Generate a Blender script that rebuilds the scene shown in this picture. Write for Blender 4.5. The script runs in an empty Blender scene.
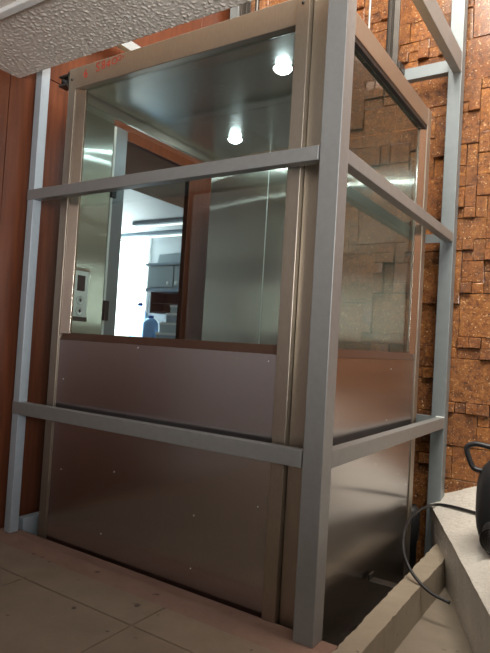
import bpy, bmesh, math, random
from mathutils import Vector, Matrix
random.seed(7)
S = bpy.context.scene
COL = S.collection

# ------------------------------------------------------------------ camera
def cam_axes(yaw, pitch, roll):
    f = Vector((-math.sin(yaw)*math.cos(pitch), math.cos(yaw)*math.cos(pitch), math.sin(pitch)))
    r = Vector((math.cos(yaw), math.sin(yaw), 0)); u = r.cross(f)
    return (math.cos(roll)*r + math.sin(roll)*u, -math.sin(roll)*r + math.cos(roll)*u, f)
cr, cu, cf = cam_axes(0.5803, 0.0298, 0.0597)
cam_data = bpy.data.cameras.new('camera')
cam = bpy.data.objects.new('camera', cam_data); COL.objects.link(cam)
M4 = Matrix((cr, cu, -cf)).transposed().to_4x4(); M4.translation = Vector((0.8487, -1.839, 1.0335))
cam.matrix_world = M4
cam_data.sensor_fit = 'VERTICAL'; cam_data.sensor_height = 24.0
cam_data.lens = 24.0*571.57/653.0
cam_data.clip_start = 0.05
S.camera = cam

# ------------------------------------------------------------------ world, lights, exposure
W = bpy.data.worlds.new('world'); S.world = W; W.use_nodes = True
bg = W.node_tree.nodes['Background']; bg.inputs[0].default_value = (1.0, 0.95, 0.88, 1); bg.inputs[1].default_value = 0.4
def area(name, loc, target, sx, sy, power, color):
    l = bpy.data.lights.new(name, 'AREA'); l.shape = 'RECTANGLE'; l.size = sx; l.size_y = sy
    l.energy = power; l.color = color
    o = bpy.data.objects.new(name, l); COL.objects.link(o); o.location = loc
    o.rotation_euler = (Vector(target)-Vector(loc)).to_track_quat('-Z', 'Y').to_euler()
    return o
area('skylight_over_stairwell', (0.7, -0.6, 5.2), (0.1, 1.3, 1.6), 3.0, 2.0, 520, (1.0, 0.93, 0.82))
hall = area('added_fill_behind_camera', (2.3, -2.3, 1.6), (-1.0, -0.2, 3.2), 0.9, 0.9, 46, (1.0, 0.98, 0.96))  # added fill tilted up to brighten the soffit; no window stands here
hall.data.spread = math.radians(88)
area('added_wash_on_rear_wall', (-0.5, -2.7, 2.2), (-0.5, -4.2, 0.5), 2.2, 0.4, 34, (1.0, 0.97, 0.95))  # added wash, brightens the unseen rear wall that the cabin panels reflect
area('kitchen_window_daylight', (-5.3, 4.1, 1.8), (-2.6, 0.9, 1.6), 1.0, 1.3, 75, (0.86, 0.95, 1.0))
S.view_settings.view_transform = 'Standard'; S.view_settings.look = 'None'
S.view_settings.gamma = 1.0; S.view_settings.use_curve_mapping = False
S.view_settings.exposure = 0.0

# ------------------------------------------------------------------ materials
def srgb(r, g, b):
    f = lambda c: (c/255/12.92) if c/255 <= 0.04045 else ((c/255+0.055)/1.055)**2.4
    return (f(r), f(g), f(b), 1)
def new_mat(name):
    m = bpy.data.materials.new(name); m.use_nodes = True
    return m, m.node_tree, m.node_tree.nodes['Principled BSDF']
def nd(nt, t, **kw):
    n = nt.nodes.new(t)
    for k, v in kw.items(): setattr(n, k, v)
    return n
def coords(nt, scale=(1, 1, 1)):
    tc = nd(nt, 'ShaderNodeTexCoord'); mp = nd(nt, 'ShaderNodeMapping')
    mp.inputs['Scale'].default_value = scale
    nt.links.new(tc.outputs['Object'], mp.inputs[0]); return mp.outputs[0]
def ramp_noise(nt, vec, scale, cols, detail=6, rough=0.6):
    n = nd(nt, 'ShaderNodeTexNoise'); n.inputs['Scale'].default_value = scale
    n.inputs['Detail'].default_value = detail; n.inputs['Roughness'].default_value = rough
    nt.links.new(vec, n.inputs['Vector'])
    r = nd(nt, 'ShaderNodeValToRGB'); nt.links.new(n.outputs['Fac'], r.inputs[0])
    e = r.color_ramp.elements
    e[0].position, e[0].color = cols[0]; e[1].position, e[1].color = cols[-1]
    for p, c in cols[1:-1]:
        k = e.new(p); k.color = c
    return n, r
def bump(nt, bs, height, strength, dist=0.01, chain=None):
    b = nd(nt, 'ShaderNodeBump'); b.inputs['Strength'].default_value = strength; b.inputs['Distance'].default_value = dist
    nt.links.new(height, b.inputs['Height'])
    if chain: nt.links.new(chain, b.inputs['Normal'])
    nt.links.new(b.outputs[0], bs.inputs['Normal']); return b.outputs[0]
def plain(name, col, rough=0.5, metal=0.0, var=0.12, scale=9, bmp=0.0, spec=0.5):
    m, nt, bs = new_mat(name); v = coords(nt)
    lo = tuple(c*(1-var) for c in col[:3])+(1,); hi = tuple(min(1, c*(1+var)) for c in col[:3])+(1,)
    n, r = ramp_noise(nt, v, scale, [(0.3, lo), (0.7, hi)])
    nt.links.new(r.outputs[0], bs.inputs['Base Color'])
    bs.inputs['Roughness'].default_value = rough; bs.inputs['Metallic'].default_value = metal
    bs.inputs['Specular IOR Level'].default_value = spec
    if bmp: bump(nt, bs, n.outputs['Fac'], bmp)
    return m
def brushed(name, col, rough, grain, aniso=0.0, tangent='Z', wave=0.15, wscale=2.5):
    """sheet steel, grain = scale of the streaks per axis"""
    m, nt, bs = new_mat(name); v = coords(nt, grain)
    n, r = ramp_noise(nt, v, 40, [(0.3, tuple(c*0.88 for c in col[:3])+(1,)), (0.7, tuple(min(1, c*1.06) for c in col[:3])+(1,))], 3)
    nt.links.new(r.outputs[0], bs.inputs['Base Color'])
    mr = nd(nt, 'ShaderNodeMapRange'); mr.inputs['To Min'].default_value = rough*0.85; mr.inputs['To Max'].default_value = rough*1.15
    nt.links.new(n.outputs['Fac'], mr.inputs['Value']); nt.links.new(mr.outputs[0], bs.inputs['Roughness'])
    bs.inputs['Metallic'].default_value = 1.0
    if aniso:
        bs.inputs['Anisotropic'].default_value = aniso
        t = nd(nt, 'ShaderNodeTangent'); t.direction_type = 'RADIAL'; t.axis = tangent
        nt.links.new(t.outputs[0], bs.inputs['Tangent'])
    w, _ = ramp_noise(nt, coords(nt), wscale, [(0, (0, 0, 0, 1)), (1, (1, 1, 1, 1))], 1)
    bump(nt, bs, w.outputs['Fac'], wave, 0.02)
    return m
MT = {}
MT['steel_paint'] = plain('grey painted steel', srgb(138, 139, 138), 0.42, 0.35, 0.06, 30, 0.03)
MT['blue_paint'] = plain('pale blue grey painted steel', srgb(124, 132, 135), 0.4, 0.3, 0.05, 20, 0.03)
MT['blue_paint_lit'] = plain('pale blue grey painted steel, cleaner', srgb(160, 171, 180), 0.4, 0.15, 0.05, 20, 0.03)  # same paint made lighter: light on the left steelwork put into the colour
MT['dark_steel'] = plain('dark oiled steel', srgb(62, 58, 54), 0.38, 0.6, 0.2, 14)
MT['black'] = plain('black rubber', srgb(22, 22, 24), 0.5, 0.0, 0.2, 30)
MT['black_plastic'] = plain('black plastic', srgb(30, 31, 34), 0.42, 0.0, 0.15, 60, 0.05)
MT['panel'] = brushed('brushed stainless panel', srgb(190, 187, 188), 0.22, (20, 20, 0.7), 0.9, 'Z', 0.12, 1.6)
MT['trim_steel'] = brushed('satin stainless trim', srgb(172, 163, 150), 0.42, (14, 14, 0.8), 0.4, 'Z', 0.03, 5)
MT['bead_steel'] = brushed('bright stainless bead', srgb(215, 205, 192), 0.22, (14, 14, 0.8), 0.2, 'Z', 0.02, 5)
MT['sill_steel'] = plain('brown anodised sill', srgb(104, 80, 68), 0.35, 0.7, 0.08, 6)  # brown reflection on the stainless sill, put into its base colour
def brushed_lining(name, col, aniso_part):
    """vertically brushed sheet: a soft lobe plus a sharp lobe drawn out sideways by the brushing"""
    m = bpy.data.materials.new(name); m.use_nodes = True; nt = m.node_tree; nt.nodes.clear()
    out = nd(nt, 'ShaderNodeOutputMaterial'); mix = nd(nt, 'ShaderNodeMixShader'); mix.inputs[0].default_value = aniso_part
    v = coords(nt, (20, 20, 0.7))
    n, r = ramp_noise(nt, v, 40, [(0.3, tuple(c*0.88 for c in col[:3])+(1,)), (0.7, tuple(min(1, c*1.06) for c in col[:3])+(1,))], 3)
    w, _ = ramp_noise(nt, coords(nt, (0.7, 0.7, 2.2)), 1.3, [(0, (0, 0, 0, 1)), (1, (1, 1, 1, 1))], 1)
    b = nd(nt, 'ShaderNodeBump'); b.inputs['Strength'].default_value = 0.10; b.inputs['Distance'].default_value = 0.02
    nt.links.new(w.outputs['Fac'], b.inputs['Height'])
    t = nd(nt, 'ShaderNodeTangent'); t.direction_type = 'RADIAL'; t.axis = 'Z'
    for k, (ro, an) in enumerate(((0.30, 0.5), (0.20, 0.90))):
        g = nd(nt, 'ShaderNodeBsdfAnisotropic'); g.distribution = 'GGX'
        g.inputs['Roughness'].default_value = ro; g.inputs['Anisotropy'].default_value = an; g.inputs['Rotation'].default_value = 0.25
        nt.links.new(r.outputs[0], g.inputs['Color']); nt.links.new(b.outputs[0], g.inputs['Normal']); nt.links.new(t.outputs[0], g.inputs['Tangent'])
        nt.links.new(g.outputs[0], mix.inputs[1+k])
    nt.links.new(mix.outputs[0], out.inputs[0]); return m
MT['inner_steel'] = brushed_lining('cabin lining steel', srgb(184, 183, 170), 0.6)
MT['return_steel'] = brushed_lining('cabin return steel', srgb(214, 224, 214), 0.6)
MT['ceiling_steel'] = brushed('cabin ceiling steel', srgb(206, 206, 200), 0.26, (0.8, 9, 9), 0.0, 'Y', 0.02, 1.4)
MT['tan_edge'] = plain('varnished tan edge', srgb(196, 160, 110), 0.5, 0.1)
MT['silver'] = plain('silver plate', srgb(225, 232, 228), 0.35, 0.0, 0.03)
MT['display'] = plain('dark display', srgb(30, 20, 22), 0.55, 0.0, 0.05)
MT['red_ink'] = plain('red marker ink', srgb(160, 44, 24), 0.7, 0.0, 0.1)
MT['white'] = plain('white painted', srgb(225, 226, 224), 0.5, 0, 0.03)
MT['kitchen_wall'] = plain('kitchen wall', srgb(228, 234, 236), 0.6, 0, 0.03)
MT['cabinet'] = plain('pale blue grey cabinet', srgb(176, 192, 196), 0.35, 0, 0.03)
MT['dark_brown'] = plain('dark brown lacquer', srgb(66, 42, 38), 0.4, 0, 0.15)
MT['box_grey'] = plain('grey blue box card', srgb(150, 168, 180), 0.6, 0, 0.08)
MT['blue_cap'] = plain('blue plastic', srgb(40, 90, 170), 0.35, 0, 0.05)
MT['grey_frame'] = plain('grey door frame paint', srgb(128, 134, 138), 0.4, 0.2, 0.05)
MT['light_plate'] = plain('lamp ring', srgb(200, 200, 200), 0.3, 0.8, 0.03)

def emis(name, col, strength):
    m, nt, bs = new_mat(name)
    bs.inputs['Base Color'].default_value = col; bs.inputs['Emission Color'].default_value = col
    bs.inputs['Emission Strength'].default_value = strength
    return m
MT['lamp'] = emis('lamp lens', (0.80, 0.95, 1.0, 1), 170)
MT['daylight'] = emis('daylit window pane', (0.90, 0.97, 1.0, 1), 6.0)
MT['tube'] = emis('kitchen tube', (1.0, 1.0, 0.95, 1), 1.6)
MT['clear_day'] = emis('daylit window pane of the hall', (1.0, 0.93, 0.85, 1), 1.6)

def glass(name, tint, ior):
    m = bpy.data.materials.new(name); m.use_nodes = True; nt = m.node_tree; nt.nodes.clear()
    out = nd(nt, 'ShaderNodeOutputMaterial'); mix = nd(nt, 'ShaderNodeMixShader')
    tr = nd(nt, 'ShaderNodeBsdfTransparent'); tr.inputs[0].default_value = tint
    gl = nd(nt, 'ShaderNodeBsdfGlossy'); gl.inputs['Roughness'].default_value = 0.0; gl.inputs[0].default_value = (0.95, 0.97, 0.96, 1)
    fr = nd(nt, 'ShaderNodeFresnel'); fr.inputs['IOR'].default_value = ior
    geo = nd(nt, 'ShaderNodeNewGeometry'); inv = nd(nt, 'ShaderNodeMath', operation='SUBTRACT'); inv.inputs[0].default_value = 1
    mul = nd(nt, 'ShaderNodeMath', operation='MULTIPLY')
    nt.links.new(geo.outputs['Backfacing'], inv.inputs[1]); nt.links.new(fr.outputs[0], mul.inputs[0]); nt.links.new(inv.outputs[0], mul.inputs[1])
    nt.links.new(mul.outputs[0], mix.inputs[0]); nt.links.new(tr.outputs[0], mix.inputs[1]); nt.links.new(gl.outputs[0], mix.inputs[2])
    nt.links.new(mix.outputs[0], out.inputs[0]); return m
MT['glass'] = glass('clear cabin glass', (0.80, 0.84, 0.825, 1), 2.0)
MT['bottle'] = glass('pale blue bottle plastic', (0.62, 0.82, 0.97, 1), 1.4)

def wood():
    m, nt, bs = new_mat('red brown wood veneer'); v = coords(nt, (8, 8, 0.5))
    n, r = ramp_noise(nt, v, 5, [(0.25, srgb(74, 38, 22)), (0.5, srgb(94, 50, 30)), (0.8, srgb(108, 61, 38))], 8)
    nt.links.new(r.outputs[0], bs.inputs['Base Color']); bs.inputs['Roughness'].default_value = 0.42
    bump(nt, bs, n.outputs['Fac'], 0.05); return m
MT['wood'] = wood()
def plaster(name, a, b, bscale=55, strength=0.9, dist=0.006):
    m, nt, bs = new_mat(name); v = coords(nt)
    n, r = ramp_noise(nt, v, 3, [(0.3, a), (0.7, b)])
    nt.links.new(r.outputs[0], bs.inputs['Base Color']); bs.inputs['Roughness'].default_value = 0.5
    k, _ = ramp_noise(nt, v, bscale, [(0, (0, 0, 0, 1)), (1, (1, 1, 1, 1))], 3)
    bump(nt, bs, k.outputs['Fac'], strength, dist); return m
MT['soffit'] = plaster('sprayed rough plaster', srgb(212, 204, 194), srgb(222, 214, 205), 90, 0.5, 0.004)
MT['hall_wall'] = plaster('hall wall plaster', srgb(158, 150, 148), srgb(172, 164, 162), 30, 0.3)
MT['ledge'] = plaster('rough white plaster', srgb(184, 179, 170), srgb(202, 197, 188), 40, 0.9, 0.01)
MT['inner_soffit'] = plaster('brown sprayed plaster', srgb(120, 94, 74), srgb(134, 106, 84), 60, 0.8, 0.01)
for _n in MT['inner_soffit'].node_tree.nodes:
    if _n.type == 'BSDF_PRINCIPLED': _n.inputs['Roughness'].default_value = 0.95; _n.inputs['Specular IOR Level'].default_value = 0.05
def concrete(name, a, b, spot):
    m, nt, bs = new_mat(name); v = coords(nt)
    n, r = ramp_noise(nt, v, 4.5, [(0.3, a), (0.7, b)], 9, 0.65)
    s, sr = ramp_noise(nt, v, 17, [(0.70, (0, 0, 0, 1)), (0.75, (1, 1, 1, 1))], 2, 0.4)
    mx = nd(nt, 'ShaderNodeMix', data_type='RGBA'); nt.links.new(sr.outputs[0], mx.inputs[0])
    nt.links.new(r.outputs[0], mx.inputs[6]); mx.inputs[7].default_value = spot
    nt.links.new(mx.outputs[2], bs.inputs['Base Color']); bs.inputs['Roughness'].default_value = 0.8
    g, _ = ramp_noise(nt, v, 90, [(0, (0, 0, 0, 1)), (1, (1, 1, 1, 1))], 4)
    c = bump(nt, bs, g.outputs['Fac'], 0.25, 0.004)
    bump(nt, bs, n.outputs['Fac'], 0.35, 0.01, c); return m
MT['floor_tile'] = concrete('dusty floor tile', srgb(118, 102, 86), srgb(136, 119, 102), srgb(80, 68, 58))
MT['floor_edge'] = concrete('reddish screed', srgb(118, 92, 80), srgb(136, 108, 94), srgb(88, 68, 60))
MT['kerb'] = concrete('pale kerb concrete', srgb(134, 122, 106), srgb(152, 140, 122), srgb(92, 80, 68))
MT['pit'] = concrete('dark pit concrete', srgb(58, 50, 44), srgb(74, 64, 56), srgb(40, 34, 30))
MT['lower_floor'] = concrete('rough pale concrete', srgb(118, 108, 94), srgb(134, 122, 107), srgb(84, 76, 66))
def stone():
    m, nt, bs = new_mat('varnished rust coloured stone'); v = coords(nt)
    at = nd(nt, 'ShaderNodeAttribute'); at.attribute_name = 'tone'; at.attribute_type = 'GEOMETRY'
    n, r = ramp_noise(nt, v, 34, [(0.36, srgb(66, 34, 12)), (0.47, srgb(142, 84, 34)), (0.58, srgb(172, 110, 48)), (0.68, srgb(214, 152, 86))], 12, 0.8)
    mul = nd(nt, 'ShaderNodeMix', data_type='RGBA', blend_type='MULTIPLY'); mul.inputs[0].default_value = 1
    nt.links.new(r.outputs[0], mul.inputs[6]); nt.links.new(at.outputs['Color'], mul.inputs[7])
    # pale mineral flecks
    s, sr = ramp_noise(nt, v, 85, [(0.64, (0, 0, 0, 1)), (0.70, (1, 1, 1, 1))], 2, 0.5)
    mx = nd(nt, 'ShaderNodeMix', data_type='RGBA'); nt.links.new(sr.outputs[0], mx.inputs[0])
    nt.links.new(mul.outputs[2], mx.inputs[6]); mx.inputs[7].default_value = srgb(222, 186, 140)
    nt.links.new(mx.outputs[2], bs.inputs['Base Color'])
    bs.inputs['Roughness'].default_value = 0.45
    bs.inputs['Coat Weight'].default_value = 0.8; bs.inputs['Coat Roughness'].default_value = 0.18
    g, _ = ramp_noise(nt, v, 110, [(0, (0, 0, 0, 1)), (1, (1, 1, 1, 1))], 6, 0.7)
    c = bump(nt, bs, g.outputs['Fac'], 1.0, 0.008)
    c = bump(nt, bs, n.outputs['Fac'], 1.0, 0.02, c); return m
MT['stone'] = stone()

# ------------------------------------------------------------------ helpers
def link_mesh(name, bm, mat, parent=None, bevel=0.0, smooth=False, seg=2):
    me = bpy.data.meshes.new(name); bmesh.ops.recalc_face_normals(bm, faces=bm.faces); bm.to_mesh(me); bm.free()
    me.materials.append(MT[mat] if isinstance(mat, str) else mat)
    o = bpy.data.objects.new(name, me); COL.objects.link(o)
    if parent: o.parent = parent
    if smooth:
        for p in me.polygons: p.use_smooth = True
    if bevel:
        b = o.modifiers.new('bevel', 'BEVEL'); b.width = bevel; b.segments = seg; b.limit_method = 'ANGLE'; b.harden_normals = True
        for p in me.polygons: p.use_smooth = True
    return o
def tag(o, label=None, cat=None, group=None, kind=None):
    if label: o['label'] = label
    if cat: o['category'] = cat
    if group: o['group'] = group
    if kind: o['kind'] = kind
    return o
def empty(name, loc, label, cat, group=None):
    o = bpy.data.objects.new(name, None); COL.objects.link(o); o.location = loc
    o.empty_display_size = 0.1
    return tag(o, label, cat, group)
def addbox(bm, x0, x1, y0, y1, z0, z1):
    vs = [bm.verts.new((x, y, z)) for z in (z0, z1) for y in (y0, y1) for x in (x0, x1)]
    for f in ((0, 2, 3, 1), (4, 5, 7, 6), (0, 1, 5, 4), (2, 6, 7, 3), (0, 4, 6, 2), (1, 3, 7, 5)):
        bm.faces.new([vs[i] for i in f])
    return vs
def local(bm, parent):
    if parent is not None and parent.type == 'EMPTY':
        bmesh.ops.translate(bm, verts=bm.verts, vec=-parent.location)
def box(name, b, mat, parent=None, bevel=0.002):
    """b holds world-space extents (one tuple or a list of them)"""
    bm = bmesh.new()
    for q in (b if isinstance(b, list) else [b]): addbox(bm, *q)
    root = parent
    while root is not None and root.parent is not None: root = root.parent
    local(bm, root); return link_mesh(name, bm, mat, parent, bevel)
def prism(name, prof, axis, a0, a1, mat, parent=None, bevel=0.0015):
    """extrude a closed profile along axis; profile pairs are the two other axes in order"""
    bm = bmesh.new(); rings = []
    for a in (a0, a1):
        ring = []
        for p, q in prof:
            co = {'x': (a, p, q), 'y': (p, a, q), 'z': (p, q, a)}[axis]; ring.append(bm.verts.new(co))
        rings.append(ring)
    n = len(prof)
    bm.faces.new(rings[0]); bm.faces.new(rings[1][::-1])
    for i in range(n): bm.faces.new((rings[0][i], rings[0][(i+1) % n], rings[1][(i+1) % n], rings[1][i]))
    root = parent
    while root is not None and root.parent is not None: root = root.parent
    local(bm, root); return link_mesh(name, bm, mat, parent, bevel)
def lathe(name, prof, loc, axis, mat, parent=None, seg=32, smooth=True):
    """profile of (radius, height) turned about axis through loc"""
    bm = bmesh.new(); rings = []
    rot = {'z': Matrix.Identity(3), 'x': Matrix.Rotation(math.pi/2, 3, 'Y'), 'y': Matrix.Rotation(-math.pi/2, 3, 'X')}[axis]
    for r, h in prof:
        rings.append([bm.verts.new(rot @ Vector((r*math.cos(2*math.pi*k/seg), r*math.sin(2*math.pi*k/seg), h)) + Vector(loc)) for k in range(seg)])
    bm.faces.new(rings[0][::-1]); bm.faces.new(rings[-1])
    for a, b in zip(rings, rings[1:]):
        for k in range(seg): bm.faces.new((a[k], a[(k+1) % seg], b[(k+1) % seg], b[k]))
    root = parent
    while root is not None and root.parent is not None: root = root.parent
    local(bm, root)
    o = link_mesh(name, bm, mat, parent)
    if smooth:
        for p in o.data.polygons: p.use_smooth = len(p.vertices) == 4
    return o
def tube(name, pts, rad, mat, parent=None, seg=12, sub=8):
    """round cable through world points (Catmull-Rom)"""
    P = [Vector(p) for p in pts]; P = [2*P[0]-P[1]] + P + [2*P[-1]-P[-2]]; path = []
    for i in range(1, len(P)-2):
        for k in range(sub):
            t = k/sub; a, b, c, d = P[i-1:i+3]
            path.append(0.5*((2*b)+(c-a)*t+(2*a-5*b+4*c-d)*t*t+(3*b-a-3*c+d)*t**3))
    path.append(P[-2]); bm = bmesh.new(); rings = []; up = None
    for i, p in enumerate(path):
        t = (path[min(i+1, len(path)-1)]-path[max(i-1, 0)]).normalized()
        if up is None: up = t.orthogonal().normalized()
        up = (up - t*up.dot(t)).normalized(); s = t.cross(up)
        rings.append([bm.verts.new(p + rad*(math.cos(2*math.pi*k/seg)*up+math.sin(2*math.pi*k/seg)*s)) for k in range(seg)])
    bm.faces.new(rings[0][::-1]); bm.faces.new(rings[-1])
    for a, b in zip(rings, rings[1:]):
        for k in range(seg): bm.faces.new((a[k], a[(k+1) % seg], b[(k+1) % seg], b[k]))
    root = parent
    while root is not None and root.parent is not None: root = root.parent
    local(bm, root)
    return link_mesh(name, bm, mat, parent, smooth=True)
def struct(o, label): return tag(o, label, None, None, 'structure')

# ------------------------------------------------------------------ the setting
FX = 0.062                     # right end of the upper floor
# front floor: tiles and a reddish strip at the shaft edge
struct(box('floor', [(-1.82, FX, -0.10, 0.078, -0.40, -0.004)], 'floor_edge', bevel=0.004), 'reddish screed strip of floor along the foot of the lift')
tiles = bmesh.new()
for x0, x1, y0, y1 in ((-1.82, -0.585, -0.28, -0.10), (-0.577, 0.14, -0.28, -0.10), (-1.82, -1.205, -0.93, -0.288), (-1.197, -0.585, -0.93, -0.288),
                       (-0.577, 0.14, -0.93, -0.288), (-1.82, -1.205, -1.6, -0.938), (-1.197, -0.585, -1.6, -0.938), (-0.577, 0.14, -1.6, -0.938),
                       (-1.82, -0.585, -4.2, -1.608), (-0.577, 0.14, -4.2, -1.608)):
    dz = random.uniform(-0.002, 0.002); addbox(tiles, x0, x1, y0, y1, -0.20, 0.0+dz)
addbox(tiles, -1.82, 0.14, -4.2, -0.10, -0.19, -0.006)
struct(link_mesh('floor_tiles', tiles, 'floor_tile', bevel=0.003), 'dusty brown floor tiles with thin joints in front of the lift').name = 'floor'
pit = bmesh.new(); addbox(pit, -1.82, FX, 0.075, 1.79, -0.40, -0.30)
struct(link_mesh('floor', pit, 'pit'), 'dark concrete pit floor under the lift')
struct(box('floor', (0.14, 2.6, -4.2, 1.79, -0.30, -0.15), 'lower_floor', bevel=0), 'rough pale concrete floor one step below the kerb')
kb = bmesh.new()               # kerb with slightly broken edges
N = 60
ra = []
for i in range(N+1):
    y = 0.0 + 1.79*i/N
    j = lambda a: random.uniform(-a, a)
    xi = 0.064-0.026*i/N
    ra.append([kb.verts.new((xi+.002, y, -0.4)), kb.verts.new((xi+j(.003), y, -0.004+j(.002))), kb.verts.new((0.143+j(.0025), y, -0.003+j(.002))), kb.verts.new((0.147+j(.001), y, -0.2))])
for a, b in zip(ra, ra[1:]):
    for k in range(3): kb.faces.new((a[k], a[k+1], b[k+1], b[k]))
kb.faces.new(ra[0]); kb.faces.new(ra[-1][::-1])
struct(link_mesh('trim_1', kb, 'kerb'), 'pale concrete kerb running back along the right side of the lift')

# left wall with the landing doorway (y 0.77..1.41, z 0..2.28)
LW = -1.82
seam = 0.004
wood_bm = bmesh.new()
for x0, x1, y0, y1, z0, z1 in (
    (LW-.04, LW, -1.2+seam, -0.11, -.3, 2.42), (LW-.04, LW, -0.11+seam, 0.545, -.3, 2.42),
    (LW-.04, LW, 0.545, 1.375, 2.28, 2.42), (LW-.04, LW, 1.375, 1.79, -.3, 2.42),
    (LW-.04, LW, -0.06, 1.40, 2.42+seam, 5.0), (LW-.04, LW, 1.40+seam, 1.79, 2.42+seam, 5.0)):
    addbox(wood_bm, x0, x1, y0, y1, z0, z1)
struct(link_mesh('wall_left', wood_bm, 'wood', bevel=0.002), 'red brown wood veneer wall left of the lift')
# wooden lining of the doorway
struct(box('door_1', [(LW-.04, LW+.004, 1.375, 1.445, 0, 2.35), (LW-.04, LW+.004, 0.64, 1.375, 2.28, 2.35)], 'wood', bevel=0.003), 'red brown wooden doorway lining on the far side of the lift')

# stone wall: random rectangles of split stone
def stone_wall():
    cw = 0.066; x0, z0 = LW, -0.3; nx, nz = 68, 80
    used = [[False]*nz for _ in range(nx)]; bm = bmesh.new()
    lay = bm.loops.layers.color.new('tone')
    sizes = [(1, 1)]*10 + [(2, 1)]*3 + [(1, 2)]*2 + [(2, 2)]*2 + [(5, 4)]*3 + [(4, 4)]*2 + [(3, 2)]*3 + [(4, 2)]*3 + [(4, 3)]*2 + [(3, 1)]*2 + [(5, 3)]*2
    for k in range(nz):
        for i in range(nx):
            if used[i][k]: continue
            random.shuffle(sizes)
            for w, h in sizes+[(1, 1)]:
                if i+w <= nx and k+h <= nz and all(not used[a][b] for a in range(i, i+w) for b in range(k, k+h)): break
            for a in range(i, i+w):
                for b in range(k, k+h): used[a][b] = True
            dep = random.uniform(0.0, 0.012) if w*h > 1 else random.choice((0.006, 0.022, 0.028))
            g = 0.0012; xa, xb = x0+i*cw+g, x0+(i+w)*cw-g; za, zb = z0+k*cw+g, z0+(k+h)*cw-g
            yf = 1.785-dep; c = 0.004; tone = random.uniform(0.84, 1.05)
            n = lambda: random.uniform(-0.0022, 0.0022)
            back = [bm.verts.new(v) for v in ((xa, 1.83, za), (xb, 1.83, za), (xb, 1.83, zb), (xa, 1.83, zb))]
            mid = [bm.verts.new((x+n(), yf+c, z+n())) for x, z in ((xa, za), (xb, za), (xb, zb), (xa, zb))]
            fr = [bm.verts.new((x+n(), yf+n()*1.5, z+n())) for x, z in ((xa+c, za+c), (xb-c, za+c), (xb-c, zb-c), (xa+c, zb-c))]
            fs = [bm.faces.new(fr)]
            for r1, r2 in ((back, mid), (mid, fr)):
                for q in range(4): fs.append(bm.faces.new((r1[q], r1[(q+1) % 4], r2[(q+1) % 4], r2[q])))
            warm = random.uniform(0.96, 1.0)
            for f in fs:
                for l in f.loops: l[lay] = (tone, tone*warm, tone*warm*warm, 1)
    o = link_mesh('wall_back', bm, 'stone')
    return o
struct(stone_wall(), 'rust coloured split stone wall with small raised squares behind the lift')
struct(box('wall_back', (LW-.12, 2.72, 1.80, 1.92, -0.3, 5.0), 'pit', bevel=0), 'masonry behind the stone cladding')
struct(box('wall_left', (LW-.12, LW, -4.2, -1.2, -0.3, 2.35), 'hall_wall', bevel=0), 'plain hall wall to the left behind the viewer')
struct(box('wall_right', (2.6, 2.72, -4.32, 1.80, -0.3, 5.0), 'hall_wall', bevel=0), 'plain hall wall outside the view to the right')
struct(box('wall_front', (LW-.12, 2.6, -4.32, -4.2, -0.3, 2.35), 'hall_wall', bevel=0), 'plain hall wall behind the viewer')
# upper landing slab = ceiling above the viewer
sl = bmesh.new(); NS = 60
def slab():
    bm = bmesh.new()
    # ragged plaster arris along the slab edge
    xs = [LW + (2.6-LW)*i/NS for i in range(NS+1)]
    e0 = [bm.verts.new((x, -0.062+random.uniform(-.006, .006), 2.35+random.uniform(-.003, .003))) for x in xs]
    e1 = [bm.verts.new((x, -0.058, 2.37)) for x in xs]
    e2 = [bm.verts.new((x, -0.058, 2.60)) for x in xs]
    b0 = [bm.verts.new((x, -4.2, 2.35)) for x in xs]; b2 = [bm.verts.new((x, -4.2, 2.60)) for x in xs]
    for i in range(NS):
        for a, b in ((b0, e0), (e0, e1), (e1, e2), (e2, b2), (b2, b0)):
            bm.faces.new((a[i], a[i+1], b[i+1], b[i]))
    bm.faces.new((b0[0], e0[0], e1[0], e2[0], b2[0])); bm.faces.new((b0[-1], b2[-1], e2[-1], e1[-1], e0[-1]))
    return link_mesh('ceiling', bm, 'soffit')
def sprayed():
    from mathutils import noise
    bm = bmesh.new(); nx, ny = 400, 86; x0, x1, y0, y1 = LW, 0.05, -.462, -.060; g = []
    def h(x, y):
        a = noise.noise(Vector((x*85, y*85, 0))); b = noise.noise(Vector((x*150, y*150, 5)))
        return max(0, a+.05)*.0065 + b*.0014
    for i in range(nx+1):
        x = x0+(x1-x0)*i/nx; g.append([bm.verts.new((x+random.uniform(-.001, .001), y0+(y1-y0)*k/ny, 2.349-h(x, y0+(y1-y0)*k/ny))) for k in range(ny+1)])
    for i in range(nx):
        for k in range(ny): bm.faces.new((g[i][k], g[i+1][k], g[i+1][k+1], g[i][k+1]))
    e = [bm.verts.new((r[-1].co.x, -.058, 2.36)) for r in g]
    for i in range(nx): bm.faces.new((g[i][-1], g[i+1][-1], e[i+1], e[i]))
    return link_mesh('ceiling', bm, 'soffit', smooth=True)
struct(sprayed(), 'grainy sprayed plaster coat on the soffit edge at the upper left')
struct(slab(), 'rough sprayed plaster soffit at the upper left, above the lift front')
struct(box('trim_2', (LW, 2.6, -0.50, -0.462, 2.330, 2.352), 'white', bevel=0.006), 'pale moulding across the rough plaster soffit')
struct(box('ceiling', (-1.07, 2.6, -2.2, -0.50, 2.338, 2.352), 'white', bevel=0.003), 'paler smooth ceiling field behind the moulding')

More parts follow.
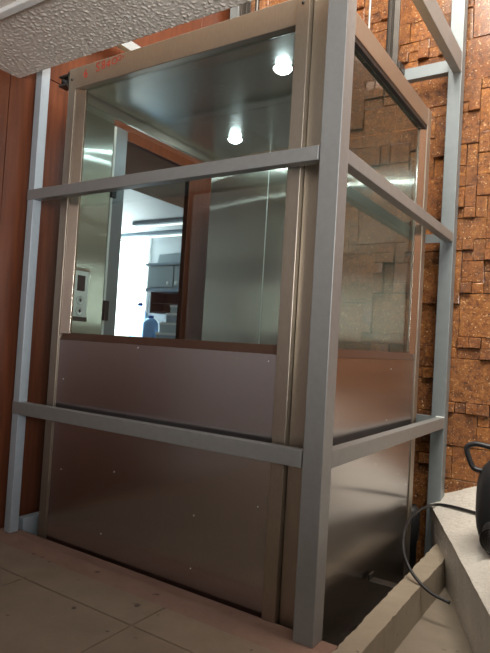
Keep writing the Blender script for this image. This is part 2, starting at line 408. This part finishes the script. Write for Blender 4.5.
# plastered sloping ledge at the right edge
def ledge():
    bm = bmesh.new()
    e = Vector((0.396, -0.918)); n = Vector((0.918, 0.396))
    base = Vector((-0.035, 1.612))
    def top(s, t):
        p = base + e*s + n*t; return Vector((p.x, p.y, 0.147 - 0.012*s + 0.50*t))
    ns, ntt = 40, 22; grid = []
    for i in range(ns+1):
        s = -0.18 + 2.0*i/ns; row = []
        for k in range(ntt+1):
            t = 1.15*k/ntt; P = top(s, t)
            if P.y > 1.79: P.y = 1.79
            w = 0.0015
            row.append(bm.verts.new((P.x+random.uniform(-w, w), P.y, P.z+random.uniform(-.0015, .0015))))
        grid.append(row)
    for i in range(ns):
        for k in range(ntt): bm.faces.new((grid[i][k], grid[i+1][k], grid[i+1][k+1], grid[i][k+1]))
    # left face down to the lower floor, right and end faces
    mids = []
    for i in range(ns+1):
        v = grid[i][0].co; mids.append([bm.verts.new((v.x+0.008+random.uniform(-.004, .004), v.y, v.z-0.03)),
                                       bm.verts.new((v.x+0.012+random.uniform(-.004, .004), v.y, 0.0)), bm.verts.new((v.x+0.03, v.y, -0.2))])
    for i in range(ns):
        for a, b in (((grid[i][0], grid[i+1][0]), (mids[i][0], mids[i+1][0])), ((mids[i][0], mids[i+1][0]), (mids[i][1], mids[i+1][1])), ((mids[i][1], mids[i+1][1]), (mids[i][2], mids[i+1][2]))):
            bm.faces.new((a[0], b[0], b[1], a[1]))
    br = [bm.verts.new((r[-1].co.x, r[-1].co.y, -0.2)) for r in grid]
    for i in range(ns): bm.faces.new((grid[i][-1], grid[i+1][-1], br[i+1], br[i]))
    for i in (0, ns):
        loop = grid[i] + [br[i]] + mids[i][::-1]; bm.faces.new(loop)
    bm.faces.new([m[2] for m in mids] + br[::-1])
    return link_mesh('trim_3', bm, 'ledge', smooth=False)
struct(ledge(), 'rough white plastered sloping ledge at the lower right')

# ------------------------------------------------------------------ kitchen beyond the doorway
struct(box('floor', (-7.2, LW-.04, -1.2, 4.2, -0.2, 0.0), 'floor_tile', bevel=0), 'kitchen floor beyond the doorway')
struct(box('ceiling', (-7.2, -3.1, -1.2, 4.2, 2.50, 2.60), 'kitchen_wall', bevel=0), 'white kitchen ceiling beyond the doorway')
struct(box('ceiling', (-3.1, LW-.04, -1.2, 4.2, 2.44, 2.60), 'inner_soffit', bevel=0), 'brown rough plaster soffit just beyond the doorway')
struct(box('wall_back', [(-7.2, -5.80, 4.2, 4.3, 0, 2.6), (-4.78, LW-.04, 4.2, 4.3, 0, 2.6), (-5.80, -4.78, 4.2, 4.3, 0, 0.98), (-5.80, -4.78, 4.2, 4.3, 2.48, 2.6)], 'kitchen_wall', bevel=0), 'white kitchen wall beyond the doorway')
struct(box('wall_left', (-7.3, -7.2, -1.2, 4.3, 0, 2.6), 'kitchen_wall', bevel=0), 'kitchen wall at the far left, out of view')
struct(box('wall_front', (-7.2, LW-.12, -1.3, -1.2, 0, 2.6), 'kitchen_wall', bevel=0), 'kitchen wall nearest the viewer, out of view')
struct(box('wall_right', (LW-.06, LW-.04, 1.80, 4.2, 0, 2.6), 'kitchen_wall', bevel=0), 'kitchen side of the wall by the stairwell')
wi = box('window_1', [(-5.80, -5.76, 4.18, 4.28, 0.98, 2.48), (-4.82, -4.78, 4.18, 4.28, 0.98, 2.48), (-5.76, -4.82, 4.18, 4.28, 2.45, 2.48), (-5.76, -4.82, 4.18, 4.28, 0.98, 1.02)], 'white', bevel=0.003)
struct(wi, 'bright daylit kitchen window seen through the lift')
box('pane', (-5.76, -4.82, 4.25, 4.262, 1.02, 2.45), 'daylight', wi, 0)

kc = empty('kitchen_counter', (-4.2, 3.9, 0), 'pale kitchen counter under the wall cabinet beyond the doorway', 'counter')
box('base_unit', (-5.9, -3.2, 3.6, 4.19, 0.0, 0.92), 'cabinet', kc)
box('worktop', (-5.92, -3.2, 3.56, 4.17, 0.92, 0.96), 'box_grey', kc, 0.004)
wc = empty('wall_cabinet', (-4.1, 4.2, 1.7), 'pale blue grey wall cabinet with round knobs beyond the doorway', 'cabinet')
box('cabinet_body', (-4.50, -3.60, 3.87, 4.2, 1.70, 2.00), 'cabinet', wc)
box('cornice', (-4.54, -3.58, 3.83, 4.2, 2.00, 2.035), 'box_grey', wc, 0.004)
box('bottom_shelf', (-4.52, -3.58, 3.84, 4.2, 1.655, 1.70), 'box_grey', wc, 0.003)
for xa, xb, kx in ((-4.485, -4.05, -4.11), (-4.035, -3.62, -3.97)):
    d = box('door', (xa, xb, 3.85, 3.87, 1.715, 1.99), 'cabinet', wc, 0.004)
    lathe('knob', [(0.010, 0), (0.010, -.012), (0.024, -.018), (0.024, -.03), (0.010, -.034)], (kx, 3.85, 1.765), 'y', 'silver', d, 20)
tr = prism('storage_tray', [(-4.44, 2.035), (-3.66, 2.035), (-3.6, 2.20), (-4.40, 2.17)], 'y', 3.95, 4.15, 'cabinet', None, 0.004)
tag(tr, 'grey tray with slanted sides lying on top of the wall cabinet', 'tray')
sh = empty('open_shelf', (-4.2, 4.2, 1.4), 'dark brown open shelf box under the pale wall cabinet', 'shelf')
box('shelf_box', [(-4.47, -4.45, 3.9, 4.2, 1.37, 1.655), (-3.9, -3.88, 3.9, 4.2, 1.37, 1.655), (-4.45, -3.9, 3.9, 4.2, 1.37, 1.39), (-4.45, -3.9, 4.17, 4.2, 1.39, 1.655)], 'dark_brown', sh)
box('shelf_board', (-4.45, -3.9, 3.92, 4.17, 1.50, 1.512), 'dark_brown', sh)
zb = 0.96
for w, h, m, lab in ((0.46, .15, 'box_grey', 'grey blue carton on the kitchen counter, lowest of the stack'),
                  (0.40, .13, 'cabinet', 'pale carton on the kitchen counter, second from the bottom of the stack'),
                  (0.30, .12, 'box_grey', 'grey blue carton on the kitchen counter, third from the bottom of the stack'),
                  (0.24, .10, 'cabinet', 'small pale carton at the top of the stack on the kitchen counter')):
    c = empty('carton', (-3.85, 3.75, zb), lab, 'box', 'cartons stacked on the kitchen counter')
    box('carton_body', (-3.62-w, -3.62, 3.62, 3.86, zb, zb+h-.008), m, c, 0.003)
    box('carton_lid', (-3.625-w, -3.615, 3.615, 3.865, zb+h-.03, zb+h-.001), 'white', c, 0.002)
    zb += h
wb = empty('water_bottle', (-4.50, 3.75, .96), 'large pale blue water bottle with blue cap on the kitchen counter', 'bottle')
lathe('bottle_body', [(0.10, 0), (0.125, .02), (.125, .12), (.118, .13), (.125, .14), (.125, .27), (.118, .28), (.125, .29), (.12, .36), (.08, .42), (.035, .45), (.03, .49)], (-4.50, 3.75, .961), 'z', 'bottle', wb)
lathe('cap', [(.034, 0), (.034, .035), (.02, .042)], (-4.50, 3.75, 1.452), 'z', 'blue_cap', wb)
jug = empty('water_jug', (-4.27, 3.72, .96), 'deep blue water jug beside the large bottle on the kitchen counter', 'jug')
lathe('jug_body', [(0.09, 0), (0.10, .015), (.10, .26), (.07, .31), (.035, .33)], (-4.27, 3.72, .961), 'z', plain('blue jug plastic', srgb(130, 180, 230), .3, 0, .05), jug)
lathe('cap', [(.036, 0), (.036, .03), (.02, .034)], (-4.27, 3.72, 1.292), 'z', 'blue_cap', jug)
for y, xa, xb, lab in ((4.02, -5.55, -3.9, 'long ceiling light nearest the kitchen window'), (3.45, -4.4, -3.0, 'long ceiling light nearer the doorway in the kitchen')):
    L = empty('ceiling_light', ((xa+xb)/2, y, 2.5), lab, 'ceiling light', 'long ceiling lights in the kitchen')
    box('fixture', (xa, xb, y-.05, y+.05, 2.455, 2.499), 'box_grey', L, 0.004)
    lathe('tube', [(.012, 0), (.014, .01), (.014, xb-xa-.07), (.012, xb-xa-.06)], (xa+.03, y, 2.435), 'x', 'tube', L, 12)

# grey door jamb beside the doorway
dj = box('door_2', (-1.80, -1.735, 0.545, 0.655, 0, 2.30), 'grey_frame', None, 0.004)
struct(dj, 'grey metal door jamb at the left of the kitchen doorway')
box('jamb_strip', (-1.735, -1.727, 0.540, 0.556, 0.01, 2.29), 'silver', dj, 0.002)
for z in (1.12, 1.86):
    box('hinge', (-1.735, -1.712, 0.536, 0.572, z, z+.12), 'black', dj, 0.003)

# ------------------------------------------------------------------ steel shaft frame
fr = empty('shaft_frame', (0, 0, 0), 'grey square tube steel frame standing around the glass lift', 'frame')
P = 0.08; XL = -1.765; YB = 1.669; HT = 4.6
box('post', (-P, 0, 0, P, -.004, HT), 'steel_paint', fr, 0.004)
box('post', (XL, XL+.05, 0.002, 0.052, -.004, HT), 'blue_paint_lit', fr, 0.003)
box('post', (XL, XL+P, YB, YB+P, -.30, HT), 'blue_paint', fr, 0.004)
box('post', (-P, 0, YB, YB+P, -.30, HT), 'blue_paint', fr, 0.004)
for za, zb_ in ((0.602, 0.665), (1.714, 1.768)):
    box('front_beam', (XL, -P-.004, -.002, 0.045, za, zb_), 'steel_paint', fr, 0.003)
    box('side_beam', (-.05, -.002, P+.002, YB-.001, za, zb_), 'steel_paint', fr, 0.003)
    # angle section at the back: upright leg and flat leg
    prism('back_beam', [(YB+.002, za), (YB+.008, za), (YB+.008, zb_-.006), (YB+.055, zb_-.006), (YB+.055, zb_), (YB+.002, zb_)], 'x', XL+P, -P, 'blue_paint', fr)
za, zb_ = 2.785, 2.848
box('front_beam', (XL, -P-.004, -.002, 0.045, za, zb_), 'steel_paint', fr, 0.003)
box('side_beam', (-.05, -.002, P+.002, YB-.001, 2.745, 2.87), 'steel_paint', fr, 0.003)
box('left_beam', (XL+.003, XL+.048, 0.055, YB-.001, za, zb_), 'blue_paint_lit', fr, 0.003)
prism('back_beam', [(YB+.002, 2.765), (YB+.055, 2.765), (YB+.055, 2.771), (YB+.008, 2.771), (YB+.008, 2.84), (YB+.002, 2.84)], 'x', XL+P, -P, 'blue_paint', fr)
box('sill_beam', (XL, XL+.05, 0.079, YB-.001, -.055, .055), 'blue_paint_lit', fr, 0.003)
for x in (-.048,):
    box('weld_seam', [(-.052, -.0005, YB-.006, YB+.0, .664, .670)], 'silver', fr, 0.002)

# ------------------------------------------------------------------ the lift cabin
X0, X1, Y0, Y1, ZT = -1.61, -.09, .09, 1.40, 2.414
cab = empty('lift_cabin', (-.85, .75, 0), 'stainless steel and glass lift cabin standing inside the grey steel frame', 'lift')
# front face
box('corner_column', [(X0, -1.556, Y0, .13, -.25, ZT), (-1.556, -1.548, Y0+.004, .12, -.25, ZT-.1)], 'trim_steel', cab, 0.003)
box('header', (-1.558, -.252, Y0-.002, .135, 2.300, ZT-.002), 'trim_steel', cab, 0.004)
box('front_stile', (-.252, -.192, .070, .12, -.25, ZT+.004), 'trim_steel', cab, 0.004)
box('corner_column', (-.190, X1, .098, .19, -.25, 2.385), 'trim_steel', cab, 0.003)
box('corner_cap', (-.190, X1, .098, .19, 2.388, ZT), 'trim_steel', cab, 0.002)
box('upper_panel', (-1.546, -.254, Y0+.006, .115, .640, .998), 'panel', cab, 0.0006)
box('lower_panel', (-1.546, -.254, Y0+.006, .115, -.25, .637), 'panel', cab, 0.0006)
prism('glass_sill', [(Y0+.004, .9985), (.128, .9985), (.128, 1.036), (.118, 1.036)], 'x', -1.548, -.252, 'sill_steel', cab)
prism('glass_bead', [(-1.548, Y0+.004), (-1.548, .128), (-1.500, .128), (-1.500, .116)], 'z', 1.03, 2.300, 'bead_steel', cab)
prism('glass_bead', [(-.252, Y0+.000), (-.252, .128), (-.226, .128), (-.226, .116)], 'z', 1.03, 2.300, 'bead_steel', cab)
box('glass_pane', (-1.502, -.224, .117, .125, 1.034, 2.301), 'glass', cab, 0)
# right face
box('header', (-.135, X1, .19, Y1, 2.313, ZT-.002), 'trim_steel', cab, 0.004)
box('corner_column', (-.15, X1+.002, 1.337, Y1, -.25, ZT), 'trim_steel', cab, 0.004)
box('top_gasket', (-.115, X1-.004, .19, 1.335, 2.292, 2.312), 'black', cab, 0.001)
prism('glass_bead', [(X1-.004, 1.336), (-.128, 1.336), (-.128, 1.292), (-.118, 1.292)], 'z', 1.03, 2.292, 'bead_steel', cab)
prism('glass_sill', [(X1-.004, .9985), (-.128, .9985), (-.128, 1.036), (-.118, 1.036)], 'y', .19, 1.336, 'sill_steel', cab)
box('glass_pane', (-.124, -.116, .19, 1.294, 1.034, 2.294), 'glass', cab, 0)
box('upper_panel', (-.115, X1-.006, .192, 1.335, .640, .998), 'panel', cab, 0.0006)
box('lower_panel', (-.115, X1-.006, .192, 1.335, -.25, .637), 'panel', cab, 0.0006)
# left and back faces, roof, floor
box('corner_column', (X0, -1.55, 1.386, Y1, -.25, ZT), 'trim_steel', cab, 0.003)
box('header', (X0, -1.585, .13, 1.36, 2.272, ZT), 'trim_steel', cab, 0.003)
box('return_panel', (X0, -1.585, .131, .402, .05, 2.271), 'return_steel', cab, 0.002)
for xa, xb in ((X0+.002, -1.132), (-1.130, -.168), (-.166, -.152)):
    box('back_panel', (xa, xb, 1.362, 1.384, .05, 2.318), 'inner_steel', cab, 0.001)
box('seam_strip', (-1.134, -1.1285, 1.358, 1.3625, .05, 2.318), 'silver', cab, 0.001)
box('seam_strip', (-.169, -.166, 1.3595, 1.3625, .05, 2.318), 'dark_steel', cab, 0)
box('ceiling_panel', (-1.574, -.136, .136, .743, 2.320, 2.335), 'ceiling_steel', cab, 0.001)
box('ceiling_panel', (-1.574, -.136, .746, 1.36, 2.320, 2.335), 'ceiling_steel', cab, 0.001)
box('roof', (X0+.004, X1-.004, Y0+.004, Y1-.004, 2.398, 2.411), 'tan_edge', cab, 0.002)
box('cabin_floor', (X0, -.116, .116, Y1-.003, .02, .05), 'pit', cab, 0.001)
box('grab_rail_strip', (-1.545, -.17, 1.352, 1.361, .90, .955), 'sill_steel', cab, 0.003)
for x, y in ((-.498, .405), (-1.224, 1.079)):
    L = lathe('ceiling_lamp', [(.050, 0), (.050, -.002), (.046, -.003)], (x, y, 2.3195), 'z', 'light_plate', cab)
    lathe('lamp_lens', [(.042, 0), (.042, -.004), (.036, -.013), (.024, -.020), (.010, -.023)], (x, y, 2.3195), 'z', 'lamp', L, 24)
# floor indicator and call buttons on the return panel
cp = box('control_panel', (-1.585, -1.565, .170, .276, 1.112, 1.378), 'silver', cab, 0.006)
tag(cp, 'silver control panel with dark display and two round buttons')
box('end_cap', (-1.585, -1.562, .168, .278, 1.100, 1.124), 'dark_steel', cp, 0.003)
box('end_cap', (-1.585, -1.563, .168, .278, 1.368, 1.386), 'trim_steel', cp, 0.003)
box('display', (-1.566, -1.5635, .197, .250, 1.262, 1.345), 'display', cp, 0.001)
for z, up in ((1.212, 1), (1.155, -1)):
    b = lathe('call_button', [(.024, 0), (.024, .003), (.021, .005), (.021, .003), (.001, .003)], (-1.565, .223, z), 'x', 'silver', cp, 28)
    lathe('button_ring', [(.0245, 0), (.0245, .0025)], (-1.5648, .223, z), 'x', 'dark_steel', cp, 28)
    bm = bmesh.new(); a = .010*up
    for p in ([(-.010, -a*.2), (.010, -a*.2), (0, a)], [(-.003, -a), (.003, -a), (.003, -a*.2), (-.003, -a*.2)]):
        fr_ = [bm.verts.new((-1.5585, .223+u, z+v)) for u, v in p]; bk = [bm.verts.new((-1.562, .223+u, z+v)) for u, v in p]
        bm.faces.new(fr_); bm.faces.new(bk[::-1])
        for q in range(len(p)): bm.faces.new((fr_[q], fr_[(q+1) % len(p)], bk[(q+1) % len(p)], bk[q]))
    local(bm, cab); link_mesh('arrow', bm, 'dark_steel', cp)
# rivets and protection film dots on the panels
rv = [(-1.50, .80), (-.30, .97), (-.31, .40), (-1.47, .35), (-1.10, .40), (-.62, .30), (-1.16, .10), (-.62, .08), (-1.0, .985)]
for x, z in rv:
    lathe('screw_head', [(.003, 0), (.0025, -.001), (.001, -.0015)], (x, Y0+.0065, z), 'y', 'silver', cab, 10)
for y, z in ((.95, .95), (.92, .70), (1.15, .40), (.80, .50), (1.29, .32)):
    lathe('screw_head', [(.003, 0), (.0025, .001), (.001, .0015)], (X1-.0065, y, z), 'x', 'silver', cab, 10)
lathe('screw_head', [(.007, 0), (.006, -.003), (.001, -.004)], (-1.585, Y0-.0005, 2.355), 'y', 'dark_steel', cab, 12)
lathe('screw_head', [(.007, 0), (.006, -.003), (.001, -.004)], (-.222, .0695, 2.37), 'y', 'dark_steel', cab, 12)
# red marker writing on the header
def writing(txt, x, z, size, rot):
    cdat = bpy.data.curves.new('marker_writing', 'FONT'); cdat.body = txt; cdat.size = size; cdat.extrude = 0.0003; cdat.offset = -0.0003
    cdat.materials.append(MT['red_ink'])
    o = bpy.data.objects.new('marker_writing', cdat); COL.objects.link(o); o.parent = cab
    o.location = Vector((x, Y0-.0030, z)) - cab.location; o.rotation_euler = (math.pi/2, rot, 0)
    dg = bpy.context.evaluated_depsgraph_get(); me = bpy.data.meshes.new_from_object(o.evaluated_get(dg))
    m = bpy.data.objects.new('marker_writing', me); COL.objects.link(m); m.parent = cab
    m.location = o.location; m.rotation_euler = o.rotation_euler
    bpy.data.objects.remove(o)
    tag(m, 'red handwritten marker characters')
writing('6', -1.497, 2.343, .068, 0.0)
for i, (ch, x, z, s) in enumerate((('S', -1.407, 2.356, .060), ('8', -1.368, 2.362, .054), ('4', -1.334, 2.360, .054), ('O', -1.298, 2.370, .046), ('O', -1.258, 2.378, .036), (',', -1.222, 2.390, .05))):
    writing(ch, x, z, s*1.12, random.uniform(-.15, .15))
# guide shoes
gs = box('guide_shoe', [(X0-.09, X0-.003, .095, .15, 2.34, 2.352), (X0-.09, X0-.003, .095, .15, 2.388, 2.40), (X0-.02, X0-.003, .095, .15, 2.325, 2.41)], 'dark_steel', cab, 0.003)
lathe('roller', [(.008, 0), (.022, .002), (.022, .022), (.008, .024)], (X0-.065, .12, 2.358), 'z', 'black', gs, 20)

# ------------------------------------------------------------------ guide rails, rods
def rail(x, lab):
    r = empty('guide_rail', (x, 1.5, -.30), lab, 'rail', 'lift guide rails')
    prism('rail_profile', [(x-.040, 1.57), (x-.040, 1.560), (x-.008, 1.556), (x-.008, 1.50), (x+.008, 1.50), (x+.008, 1.556), (x+.040, 1.560), (x+.040, 1.57)], 'z', -.30, 4.6, 'dark_steel', r)
    for z in (.75, 2.80, 3.9):
        box('rail_clip', (x-.055, x+.055, 1.570, 1.665, z, z+.05), 'dark_steel', r)
    return r
rail(-.405, 'dark steel guide rail behind the lift, near the right post')
rail(-1.54, 'dark steel guide rail behind the lift, near the left rear post')
sh = empty('guide_bracket', (-.36, 1.46, 2.42), 'dark guide bracket on the lift roof at the foot of the visible rail', 'bracket')
prism('bracket_body', [(-.43, 2.414), (-.20, 2.414), (-.215, 2.56), (-.30, 2.66), (-.37, 2.66)], 'y', 1.40, 1.455, 'black', sh)
lathe('bolt', [(.013, 0), (.013, .012), (.006, .016), (.006, .03)], (-.40, 1.43, 2.60), 'z', 'silver', sh, 12)
cb = tube('hoist_rope', [(-.54, 1.5, -.30), (-.54, 1.5, 1.5), (-.54, 1.5, 3), (-.54, 1.5, 4.6)], .008, 'steel_paint'); tag(cb, 'thin grey hoist rope rising behind the lift, nearer the right rail', 'rope', 'hoist ropes')
cb = tube('hoist_rope', [(-1.40, 1.5, -.30), (-1.40, 1.5, 1.5), (-1.40, 1.5, 3), (-1.40, 1.5, 4.6)], .016, 'dark_steel'); tag(cb, 'thick dark hoist rope rising behind the lift, beside the left rail', 'rope', 'hoist ropes')
bf = empty('buffer', (-.14, 1.55, -.30), 'dark rubber buffer at the foot of the right rear post', 'buffer')
lathe('buffer_body', [(.045, 0), (.045, .24), (.055, .26), (.055, .42), (.03, .45)], (-.14, 1.55, -.30), 'z', 'black', bf)
box('buffer_foot', (-.20, -.08, 1.49, 1.61, -.2995, -.29), 'dark_steel', bf)
ap = box('anchor_plate', [(-.083, .040, .74, .80, -.030, -.022), (-.083, -.076, .74, .80, -.022, .004)], 'dark_steel', None, .002)
tag(ap, 'small dark steel anchor bracket in the gap beside the kerb', 'bracket')

# ------------------------------------------------------------------ machine with handle on the ledge, and its cable
pt = empty('power_tool', (.42, 1.0, .30), 'black rounded machine with a looped handle on the white ledge, cut by the right edge', 'power tool')
def rounded(name, c, dims, mat, parent, yaw=0.4, p=2.6, seg=36):
    bm = bmesh.new(); rings = []
    for i in range(seg//2+1):
        th = -math.pi/2 + math.pi*i/(seg//2); ring = []
        for k in range(seg):
            ph = 2*math.pi*k/seg
            s = lambda v: math.copysign(abs(v)**(2/p), v)
            q = Vector((dims[0]*s(math.cos(th))*s(math.cos(ph)), dims[1]*s(math.cos(th))*s(math.sin(ph)), dims[2]*s(math.sin(th))))
            q = Matrix.Rotation(yaw, 3, 'Z') @ q; ring.append(bm.verts.new(q+Vector(c)))
        rings.append(ring)
    for a, b in zip(rings, rings[1:]):
        for k in range(seg): bm.faces.new((a[k], a[(k+1) % seg], b[(k+1) % seg], b[k]))
    bmesh.ops.remove_doubles(bm, verts=bm.verts, dist=1e-5)
    local(bm, pt); return link_mesh(name, bm, mat, parent, smooth=True)
rounded('body', (.515, .96, .385), (.185, .13, .215), 'black_plastic', pt, 0.25, 3.2)
rounded('motor_cover', (.455, .88, .27), (.085, .085, .085), 'black', pt, 0.3, 3)
for k in range(5):
    lathe('vent_ring', [(.012+.010*k, 0), (.012+.010*k, -.003), (.009+.010*k, -.003), (.009+.010*k, 0)], (.43, .795+.0005*k, .265), 'y', 'dark_steel', pt, 24)
tube('handle', [(0.419, 0.93, 0.532), (0.361, 0.93, 0.526), (0.318, 0.93, 0.533), (0.295, 0.93, 0.574), (0.284, 0.93, 0.622), (0.322, 0.93, 0.642), (0.381, 0.93, 0.637), (0.423, 0.93, 0.634)], .012, 'black_plastic', pt)
cable = tube('power_cable', [(0.262, 1.327, 0.234), (0.171, 1.43, 0.214), (0.074, 1.535, 0.191), (-0.008, 1.599, 0.168), (-0.017, 1.42, 0.188), (-0.026, 1.3, 0.189), (-0.028, 1.15, 0.174), (-0.005, 1.0, 0.14), (0.03, 0.9, 0.088), (0.099, 0.82, 0.032), (0.186, 0.79, -0.015), (0.275, 0.78, -0.033)], .0075, 'black')
tag(cable, 'black cable lying over the white ledge and hanging in a loop to its free end', 'cable')
